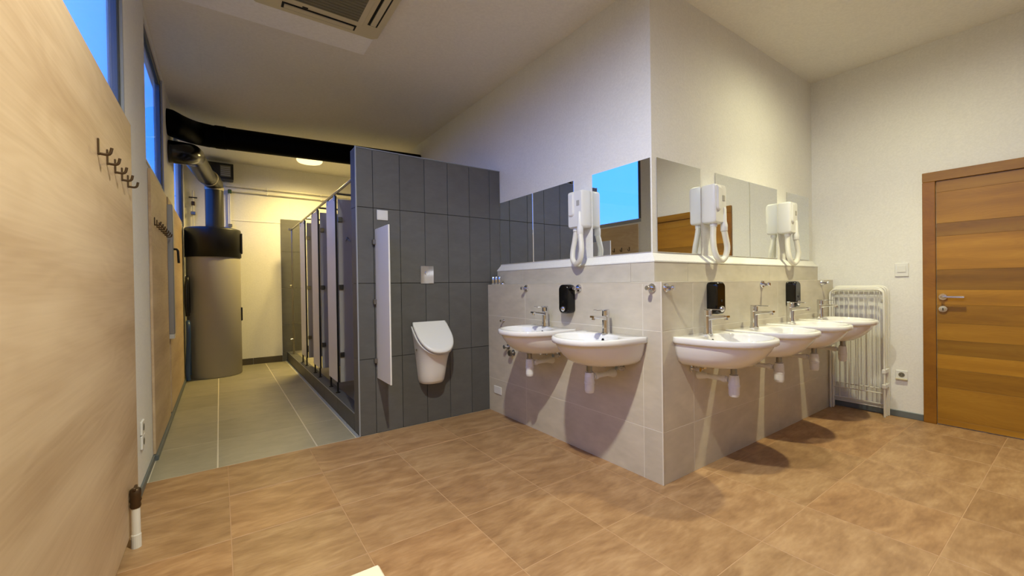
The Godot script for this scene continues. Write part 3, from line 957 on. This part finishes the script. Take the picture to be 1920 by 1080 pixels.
# ------------------------------------------------------------------ chrome robe hooks on the beige tiles
func robe_hooks() -> void:
	var t := thing("robe_hook", "round chrome robe hook on the left face next to the dark tiled wall", "hook", Vector3(XB, 1.170, -2.80), -PI / 2, "chrome robe hooks on the beige tiles")
	var st := mesh()
	lathe(st, Vector3(0, 0, 0.0003), Vector3.BACK, [[0.027, 0.0], [0.027, 0.008], [0.023, 0.012]], 20)
	put(t, "rosette", st, "chrome")
	var a := mesh()
	lathe(a, Vector3(0, 0, 0.009), Vector3.BACK, [[0.009, 0.0], [0.008, 0.030], [0.0145, 0.034], [0.0145, 0.046], [0.011, 0.050]], 16)
	tube(a, [Vector3(0, -0.004, 0.012), Vector3(0, -0.014, 0.03), Vector3(0, -0.008, 0.042)], 0.004, 8)
	put(t, "peg", a, "chrome")
	copy(t, "round chrome robe hook on the left face above the gap between two basins", Vector3(XB, 1.170, -2.172), -PI / 2)
	copy(t, "round chrome robe hook on the left face right beside the pier's corner", Vector3(XB, 1.170, -1.552), -PI / 2)
	copy(t, "round chrome robe hook on the right face right beside the pier's corner", Vector3(2.166, 1.170, ZB), 0.0)
	copy(t, "round chrome robe hook on the right face, second from the pier's corner", Vector3(3.38, 1.178, ZB), 0.0)
	copy(t, "round chrome robe hook on the right face, nearest the clothes airer", Vector3(4.55, 1.178, ZB), 0.0)

# ------------------------------------------------------------------ urinal, screen, plates
func urinal_corner() -> void:
	var u := thing("urinal", "white ceramic urinal with a closed lid on the dark tiled wall", "urinal", Vector3(1.505, 0.36, ZG))
	var st := mesh()
	var rings := []
	# [height, half width, depth, drop at the front]
	for q in [[0.0, 0.085, 0.11, 0.0], [0.004, 0.100, 0.132, 0.0], [0.03, 0.108, 0.150, 0.0], [0.10, 0.117, 0.168, 0.005], [0.18, 0.125, 0.186, 0.012], [0.26, 0.134, 0.206, 0.04], [0.36, 0.147, 0.230, 0.11], [0.45, 0.160, 0.250, 0.185], [0.488, 0.166, 0.262, 0.222], [0.494, 0.163, 0.258, 0.224]]:
		var r := PackedVector3Array()
		for p in d_outline(q[1], q[2], q[2] * 0.28, 28, 6):
			r.append(Vector3(p.x, q[0] - q[3] * p.y / q[2], p.y))
		rings.append(r)
	loft(st, rings)
	put(u, "bowl", st, "ceramic")
	var ld := mesh()
	var lr := []
	for q in [[0.500, 0.168], [0.504, 0.172], [0.522, 0.172], [0.528, 0.168], [0.530, 0.160]]:
		var r := PackedVector3Array()
		var k: float = q[1] / 0.168
		for p in d_outline(q[1] - 0.012, 0.270 * k - 0.012, 0.09, 28, 6):
			r.append(Vector3(p.x, q[0] - 0.224 * p.y / 0.258 * 0.98, p.y + 0.012))
		lr.append(r)
	loft(ld, lr)
	put(u, "lid", ld, "white_plastic")
	put(u, "side_plug", disc_shape(Vector3(-0.146, 0.30, 0.075), Vector3.LEFT, 0.009, 0.006, 12), "steel")
	var f := thing("flush_plate", "shiny chrome flush plate on the dark tiles above the urinal", "flush plate", Vector3(1.495, 1.222, ZG))
	put(f, "plate", slab(Vector3(-0.062, 0, 0.0005), Vector3(0.062, 0.158, 0.010), 0.003), "chrome")
	put(f, "button", disc_shape(Vector3(0.0, 0.092, 0.010), Vector3.BACK, 0.022, 0.004), "chrome")
	var s := thing("urinal_screen", "narrow white privacy screen fixed to the dark tiles left of the urinal", "partition", Vector3(1.048, 0.455, ZG))
	put(s, "panel", slab(Vector3(-0.006, 0, 0.012), Vector3(0.006, 1.215, 0.335), 0.002), "laminate_white")
	for y in [0.145, 0.625, 1.11]:
		put(s, "clamp", slab(Vector3(-0.030, y - 0.02, 0.0005), Vector3(-0.006, y + 0.02, 0.035), 0.004), "steel")
	var w := thing("cover_plate", "small square white cover plate on the dark tiles above the screen", "cover plate", Vector3(1.108, 1.750, ZG))
	put(w, "plate", slab(Vector3(-0.045, 0, 0.0005), Vector3(0.045, 0.082, 0.008), 0.002), "white_plastic")
	put(w, "center", slab(Vector3(-0.034, 0.01, 0.008), Vector3(0.034, 0.072, 0.0095), 0.001), "white_plastic")

# ------------------------------------------------------------------ water heater, hoses
func heater() -> void:
	var t := thing("water_heater", "tall grey cylindrical water heater with a black top at the corridor's end", "water heater", Vector3(-0.06, 0, -7.16))
	var st := mesh()
	lathe(st, Vector3.ZERO, Vector3.UP, [[0.30, 0.0], [0.312, 0.012], [0.312, 1.63], [0.306, 1.64]], 56)
	put(t, "tank", st, "tank")
	var c := mesh()
	lathe(c, Vector3(0, 1.64, 0), Vector3.UP, [[0.31, 0.0], [0.325, 0.004], [0.325, 0.375], [0.318, 0.395], [0.28, 0.405], [0.12, 0.412]], 56)
	put(t, "top_cover", c, "black_plastic")
	put(t, "grip", slab(Vector3(0.295, 0.745, 0.02), Vector3(0.325, 0.935, 0.07), 0.006), "black_gloss")
	put(t, "cover_latch", slab(Vector3(0.315, 1.70, 0.03), Vector3(0.337, 1.99, 0.09), 0.005), "black_plastic")
	var p := thing("flue_pipe", "dark grey flue pipe rising from the water heater to the window wall", "pipe", Vector3(-0.04, 2.053, -7.16))
	var s1 := mesh()
	tube(s1, [Vector3(0, 0, 0), Vector3(0, 0.55, 0)], 0.108, 24)
	put(p, "riser", s1, "grey_duct")
	var c1 := mesh()
	lathe(c1, Vector3(0, 0.53, 0), Vector3.UP, [[0.113, 0.0], [0.113, 0.04]], 24, false)
	put(p, "joint_ring", c1, "tank")
	var s2 := mesh()
	tube(s2, curve_pts([Vector3(0, 0.55, 0), Vector3(-0.005, 0.62, 0.04), Vector3(-0.04, 0.655, 0.16), Vector3(-0.09, 0.66, 0.30)], 6), 0.108, 24)
	put(p, "elbow", s2, "grey_duct")
	var c2 := mesh()
	lathe(c2, Vector3(-0.055, 0.657, 0.19), Vector3(-0.3, 0.05, 0.95).normalized(), [[0.113, 0.0], [0.113, 0.03]], 24, false)
	put(p, "joint_ring", c2, "tank")
	var s3 := mesh()
	tube(s3, [Vector3(-0.09, 0.66, 0.30), Vector3(-0.185, 0.625, 1.42)], 0.106, 24)
	put(p, "sloping_run", s3, "grey_duct")
	var s4 := mesh()
	tube(s4, curve_pts([Vector3(-0.18, 0.625, 1.36), Vector3(-0.19, 0.60, 1.52), Vector3(-0.215, 0.565, 1.66), Vector3(-0.262, 0.545, 1.738), Vector3(-0.312, 0.54, 1.762), Vector3(-0.34, 0.54, 1.764), Vector3(-0.357, 0.54, 1.764)], 6), 0.112, 26)
	put(p, "wall_elbow", s4, "black_shiny_duct")
	var h := thing("black_hose", "black hose hanging in a loop beside the water heater", "hose", Vector3(-0.342, 0.86, -6.80))
	var hs := mesh()
	tube(hs, curve_pts([Vector3(0.0, 0.0, 0.0), Vector3(-0.008, 0.16, 0.03), Vector3(-0.008, 0.34, 0.03), Vector3(0, 0.46, 0.01), Vector3(0, 0.50, -0.05), Vector3(0, 0.46, -0.11), Vector3(0, 0.25, -0.13), Vector3(0, 0.03, -0.12)], 6), 0.024, 12)
	put(h, "coil", hs, "black_hose")
	var hb := thing("blue_hose", "blue hose hanging under the black one beside the water heater", "hose", Vector3(-0.342, 0.025, -6.80))
	var hs2 := mesh()
	tube(hs2, curve_pts([Vector3(-0.005, 0.0, 0.0), Vector3(-0.012, 0.15, 0.01), Vector3(0, 0.40, 0.03), Vector3(0.006, 0.60, 0.045), Vector3(0.006, 0.70, 0.04), Vector3(0.0, 0.755, -0.02), Vector3(0, 0.70, -0.09), Vector3(0, 0.4, -0.11), Vector3(0, 0.05, -0.1)], 6), 0.024, 12)
	put(hb, "coil", hs2, "blue_hose")

func ducts() -> void:
	var t := thing("ventilation_duct", "thick black ventilation duct crossing the corridor under the ceiling", "duct", Vector3(-0.1, 2.93, -5.8))
	var s1 := mesh()
	tube(s1, [Vector3(0.0, 0, 0), Vector3(2.375, -0.045, 0.40)], 0.122, 28)
	put(t, "straight_run", s1, "black_duct")
	var c := mesh()
	lathe(c, Vector3(0.09, -0.001, 0.015), Vector3(1, -0.02, 0.168).normalized(), [[0.127, 0.0], [0.127, 0.10]], 28, false)
	put(t, "coupling", c, "black_duct")
	var s2 := mesh()
	tube(s2, curve_pts([Vector3(-0.2985, -0.065, 0.48), Vector3(-0.28, -0.065, 0.475), Vector3(-0.23, -0.055, 0.36), Vector3(-0.16, -0.02, 0.16), Vector3(-0.08, 0.0, 0.04), Vector3(0.04, 0, 0.006)], 6), 0.125, 28)
	put(t, "elbow", s2, "black_duct")

func far_wall_things() -> void:
	var v := thing("wall_ventilator", "black box with a grey grille high on the end wall", "ventilator", Vector3(0.035, 2.85, ZF))
	put(v, "housing", slab(Vector3(-0.165, 0, 0.0005), Vector3(0.165, 0.235, 0.20), 0.006), "black_plastic")
	put(v, "grille_plate", slab(Vector3(0.0, 0.035, 0.2), Vector3(0.13, 0.20, 0.206), 0.002), "ac_grille")
	for k in 5:
		put(v, "slat", slab(Vector3(0.008, 0.052 + 0.028 * k, 0.206), Vector3(0.122, 0.063 + 0.028 * k, 0.211), 0.001), "aluminium")
	var ys := [2.79, 2.715]
	var labels := ["upper white water pipe running along the end wall", "lower white water pipe running along the end wall"]
	for k in 2:
		var p := thing("water_pipe", labels[k], "pipe", Vector3(0.15, ys[k], ZF), 0.0, "white water pipes on the end wall")
		var st := mesh()
		tube(st, [Vector3(-0.06 if k == 0 else 0.0, 0, 0.035), Vector3(2.12, 0, 0.035)], 0.016, 12)
		put(p, "run", st, "white_enamel")
		for x in [0.5, 1.3, 1.95]:
			put(p, "clip", slab(Vector3(x - 0.01, -0.022, 0.0005), Vector3(x + 0.01, 0.022, 0.055), 0.003), "white_plastic")
	var r := thing("riser_pipe", "white riser pipe with a green valve beside the heater's flue", "pipe", Vector3(0.15, 1.6, ZF))
	var s2 := mesh()
	tube(s2, [Vector3(0, 0, 0.035), Vector3(0, 1.095, 0.035)], 0.010, 12)
	put(r, "tube", s2, "white_enamel")
	put(r, "valve", slab(Vector3(-0.025, 0.55, 0.012), Vector3(0.025, 0.60, 0.07), 0.006), "steel")
	put(r, "elbow_joint", slab(Vector3(-0.024, 1.07, 0.01), Vector3(0.024, 1.13, 0.06), 0.008), "green_valve")
	var l := thing("supply_pipe", "thin supply pipe with a valve in the corner behind the heater", "pipe", Vector3(-0.30, 1.6, ZF))
	var s3 := mesh()
	tube(s3, [Vector3(0, 0, 0.035), Vector3(0, 1.06, 0.035)], 0.012, 12)
	put(l, "tube", s3, "white_enamel")
	put(l, "valve", slab(Vector3(-0.022, 0.84, 0.012), Vector3(0.022, 0.90, 0.06), 0.006), "bronze")
	put(l, "valve_handle", slab(Vector3(-0.05, 0.95, 0.02), Vector3(0.05, 0.965, 0.05), 0.003), "black_plastic")
	put(l, "union", slab(Vector3(-0.03, 0.70, 0.01), Vector3(0.03, 0.75, 0.065), 0.006), "steel")
	# joints of the wall boards are real grooves: slim cover strips
	var b := structure("trim_3")
	put(b, "joint_strip", slab(Vector3(0.975, 2.335, ZF), Vector3(0.985, CEIL, ZF + 0.004), 0.001), "paint")
	put(b, "joint_strip", slab(Vector3(0.16, 2.26, ZF), Vector3(0.83, 2.275, ZF + 0.006), 0.001), "paint")

# ------------------------------------------------------------------ ceiling cassette
func air_conditioner() -> void:
	var s := 0.84
	var t := thing("air_conditioner", "cream square ceiling air conditioner cassette with four louvres", "air conditioner", Vector3(0.61, CEIL - 0.014, -2.83))
	var st := mesh()
	var rings := []
	for q in [[0.0, 0.5], [-0.025, 0.5], [-0.034, 0.49], [-0.036, 0.47]]:
		var r := PackedVector3Array()
		var a: float = s * q[1]
		var c := 0.03
		for p in [[a - c, -a], [a, -a + c], [a, a - c], [a - c, a], [-a + c, a], [-a, a - c], [-a, -a + c], [-a + c, -a]]:
			r.append(Vector3(p[0], q[0], p[1]))
		rings.append(r)
	loft(st, rings, true, true, false, false)
	put(t, "fascia", st, "ac_plastic")
	put(t, "grille_frame", slab(Vector3(-0.27, -0.046, -0.27), Vector3(0.27, -0.036, 0.27), 0.004), "ac_plastic")
	put(t, "grille_field", slab(Vector3(-0.23, -0.0475, -0.23), Vector3(0.23, -0.046, 0.23)), "ac_grille")
	for k in 15:
		var z := -0.215 + 0.0307 * k
		put(t, "grille_bar", slab(Vector3(-0.228, -0.052, z - 0.003), Vector3(0.228, -0.0475, z + 0.003), 0.001), "ac_grille")
	for k in 4:
		var turn := Basis(Vector3.UP, PI / 2 * k)
		var gap := put(t, "louvre_slot", slab(Vector3(-0.24, -0.038, 0.30), Vector3(0.24, -0.0358, 0.368)), "hole")
		gap.basis = turn
		var fl := mesh()
		plain(fl, Vector3(-0.225, -0.046, 0.316), Vector3(0.225, -0.0385, 0.353))
		var flap := put(t, "louvre", fl, "ac_plastic")
		flap.basis = turn
	put(t, "receiver", slab(Vector3(-0.12, -0.039, -0.295), Vector3(-0.085, -0.0355, -0.28), 0.001), "hole")

# ------------------------------------------------------------------ folded clothes airer
func airer() -> void:
	var t := thing("clothes_airer", "folded white wire clothes airer leaning by the right wall", "clothes airer", Vector3(4.755, 0, -1.285))
	var frames := [[-0.045, 0.200, 1.115, 0.0], [-0.012, 0.192, 1.128, 0.004], [0.022, 0.198, 1.136, 0.0], [0.052, 0.205, 1.142, 0.0]]
	for q in frames:
		var st := mesh()
		tube(st, bent([Vector3(q[0], 0.002, -q[1] + 0.01), Vector3(q[0], q[2], -q[1] + 0.01), Vector3(q[0], q[2], q[1]), Vector3(q[0], 0.002, q[1])], 0.06, 8), 0.0085, 10)
		put(t, "frame_tube", st, "white_enamel")
	for k in 10:
		var z := -0.165 + 0.0365 * k
		var st := mesh()
		tube(st, [Vector3(-0.012, 1.125, z), Vector3(-0.012, 0.20, z)], 0.0028, 6)
		put(t, "wire", st, "white_enamel")
	for k in 5:
		var z := -0.14 + 0.07 * k
		var st := mesh()
		tube(st, [Vector3(0.022, 1.13, z), Vector3(0.022, 0.10, z)], 0.0028, 6)
		put(t, "wire", st, "white_enamel")
	for q in [[-0.012, 1.045], [-0.012, 0.20], [0.022, 0.235], [0.022, 0.10], [0.052, 0.06]]:
		var st := mesh()
		tube(st, [Vector3(q[0], q[1], -0.185), Vector3(q[0], q[1], 0.195)], 0.005, 8)
		put(t, "cross_bar", st, "white_enamel")
	for q in [[0.40, 0.198], [0.27, 0.198]]:
		put(t, "pivot", slab(Vector3(-0.058, q[0] - 0.018, q[1] - 0.014), Vector3(0.062, q[0] + 0.018, q[1] + 0.012), 0.004), "white_plastic")

# ------------------------------------------------------------------ switches, sockets
func wall_plates() -> void:
	var s := thing("light_switch", "white light switch on the right wall left of the oak door", "switch", Vector3(XR, 1.225, -0.995))
	put(s, "surround", slab(Vector3(-0.010, 0.0, -0.045), Vector3(-0.0005, 0.115, 0.045), 0.003), "white_plastic")
	put(s, "rocker", slab(Vector3(-0.015, 0.035, -0.028), Vector3(-0.010, 0.095, 0.028), 0.002), "white_plastic")
	var k := thing("power_socket", "white power socket low on the right wall beside the oak door", "socket", Vector3(XR, 0.325, -1.0))
	put(k, "surround", slab(Vector3(-0.010, 0.0, -0.040), Vector3(-0.0005, 0.082, 0.040), 0.003), "white_plastic")
	put(k, "dish", disc_shape(Vector3(-0.0101, 0.045, 0), Vector3.LEFT, 0.021, 0.002), "ac_grille")
	for z in [-0.009, 0.009]:
		put(k, "pin_hole", disc_shape(Vector3(-0.0122, 0.045, z), Vector3.LEFT, 0.0035, 0.001, 10), "hole")
	put(k, "lower_lip", slab(Vector3(-0.022, 0.0, -0.04), Vector3(-0.010, 0.014, 0.04), 0.003), "ac_plastic")
	var p := thing("cover_plate", "white cover plate low on the left tiled face by the partition", "cover plate", Vector3(XB, 0.178, -3.265))
	put(p, "plate", slab(Vector3(-0.008, 0.0, -0.062), Vector3(-0.0005, 0.072, 0.062), 0.003), "white_plastic")
	var d := thing("power_socket", "white double socket low on the white column at the left", "socket", Vector3(XL, 0.25, -3.33))
	for y in [0.0, 0.085]:
		put(d, "surround", slab(Vector3(0.0005, y, -0.045), Vector3(0.012, y + 0.08, 0.045), 0.003), "white_plastic")
		put(d, "dish", disc_shape(Vector3(0.0121, y + 0.04, 0), Vector3.RIGHT, 0.021, 0.002), "ac_grille")

# ------------------------------------------------------------------ small things
func small_things() -> void:
	# chrome cups on the ledge
	var names := ["small chrome cup on the ledge, nearest the dark tiled wall", "small chrome cup on the ledge, middle of three", "small chrome cup on the ledge, right one of three"]
	for k in 3:
		var t := thing("chrome_cup", names[k], "cup", Vector3(2.165, 1.206, -3.385 + 0.055 * k), 0.0, "chrome cups on the ledge")
		var st := mesh()
		lathe(st, Vector3.ZERO, Vector3.UP, [[0.016, 0.0], [0.018, 0.003], [0.018, 0.072], [0.016, 0.075]], 20)
		put(t, "body", st, "chrome")
		put(t, "rim", disc_shape(Vector3(0, 0.0755, 0), Vector3.UP, 0.0155, 0.002, 16), "black_plastic")
	var kn := thing("basin_plug", "small low chrome basin plug on the ledge right of the cups", "plug", Vector3(2.165, 1.206, -3.215))
	var sk := mesh()
	lathe(sk, Vector3.ZERO, Vector3.UP, [[0.026, 0.0], [0.026, 0.010], [0.016, 0.022], [0.0, 0.026]], 20)
	put(kn, "cap", sk, "chrome")
	# wall taps left of the first basin
	var labels := ["chrome wall valve on the left tiled face under the first basin's rim", "dark round wall valve on the left tiled face below the chrome one"]
	var at := [Vector3(XB, 0.645, -3.08), Vector3(XB, 0.60, -3.0)]
	for k in 2:
		var t := thing("wall_valve", labels[k], "valve", at[k], -PI / 2)
		var st := mesh()
		lathe(st, Vector3(0, 0, 0.0005), Vector3.BACK, [[0.026, 0.0], [0.026, 0.005], [0.010, 0.008], [0.010, 0.035]], 18, false)
		put(t, "body", st, "chrome")
		put(t, "knob", disc_shape(Vector3(0, 0, 0.035), Vector3.BACK, 0.019 if k == 0 else 0.027, 0.018), "chrome" if k == 0 else "steel")
	var hk := thing("wall_peg", "tiny chrome peg on the left tiled face beside the far basin", "peg", Vector3(XB, 0.875, -3.15), -PI / 2)
	var sp := mesh()
	lathe(sp, Vector3(0, 0, 0.0005), Vector3.BACK, [[0.012, 0.0], [0.012, 0.004], [0.006, 0.006], [0.006, 0.03], [0.010, 0.032], [0.010, 0.040]], 14)
	put(hk, "pin", sp, "chrome")
	# white pipe stub with a bronze fitting at the foot of the near panel
	var s := thing("pipe_stub", "short white pipe stub with a bronze fitting at the near panel's foot", "pipe", Vector3(-0.337, 0, -2.60))
	var st1 := mesh()
	lathe(st1, Vector3.ZERO, Vector3.UP, [[0.019, 0.0], [0.019, 0.06], [0.017, 0.065], [0.0165, 0.19]], 18, false)
	put(s, "tube", st1, "white_enamel")
	var st2 := mesh()
	lathe(st2, Vector3(0, 0.185, 0), Vector3.UP, [[0.018, 0.0], [0.021, 0.01], [0.019, 0.025], [0.023, 0.035], [0.020, 0.05], [0.022, 0.06], [0.021, 0.085], [0.016, 0.09]], 16)
	put(s, "fitting", st2, "bronze")
	put(s, "spindle", slab(Vector3(-0.006, 0.27, -0.025), Vector3(0.006, 0.285, 0.025), 0.003), "bronze")
	# bench whose corner shows at the lower edge
	var b := thing("bench", "cream bench top whose corner shows at the bottom edge", "bench", Vector3(0.0, 0, -0.9))
	put(b, "seat", slab(Vector3(-0.30, 0.42, -0.229), Vector3(0.34, 0.45, 0.15), 0.004), "bench_board")
	for x in [-0.26, 0.30]:
		for z in [-0.19, 0.11]:
			put(b, "leg", slab(Vector3(x - 0.018, 0.0, z - 0.018), Vector3(x + 0.018, 0.42, z + 0.018), 0.003), "aluminium")
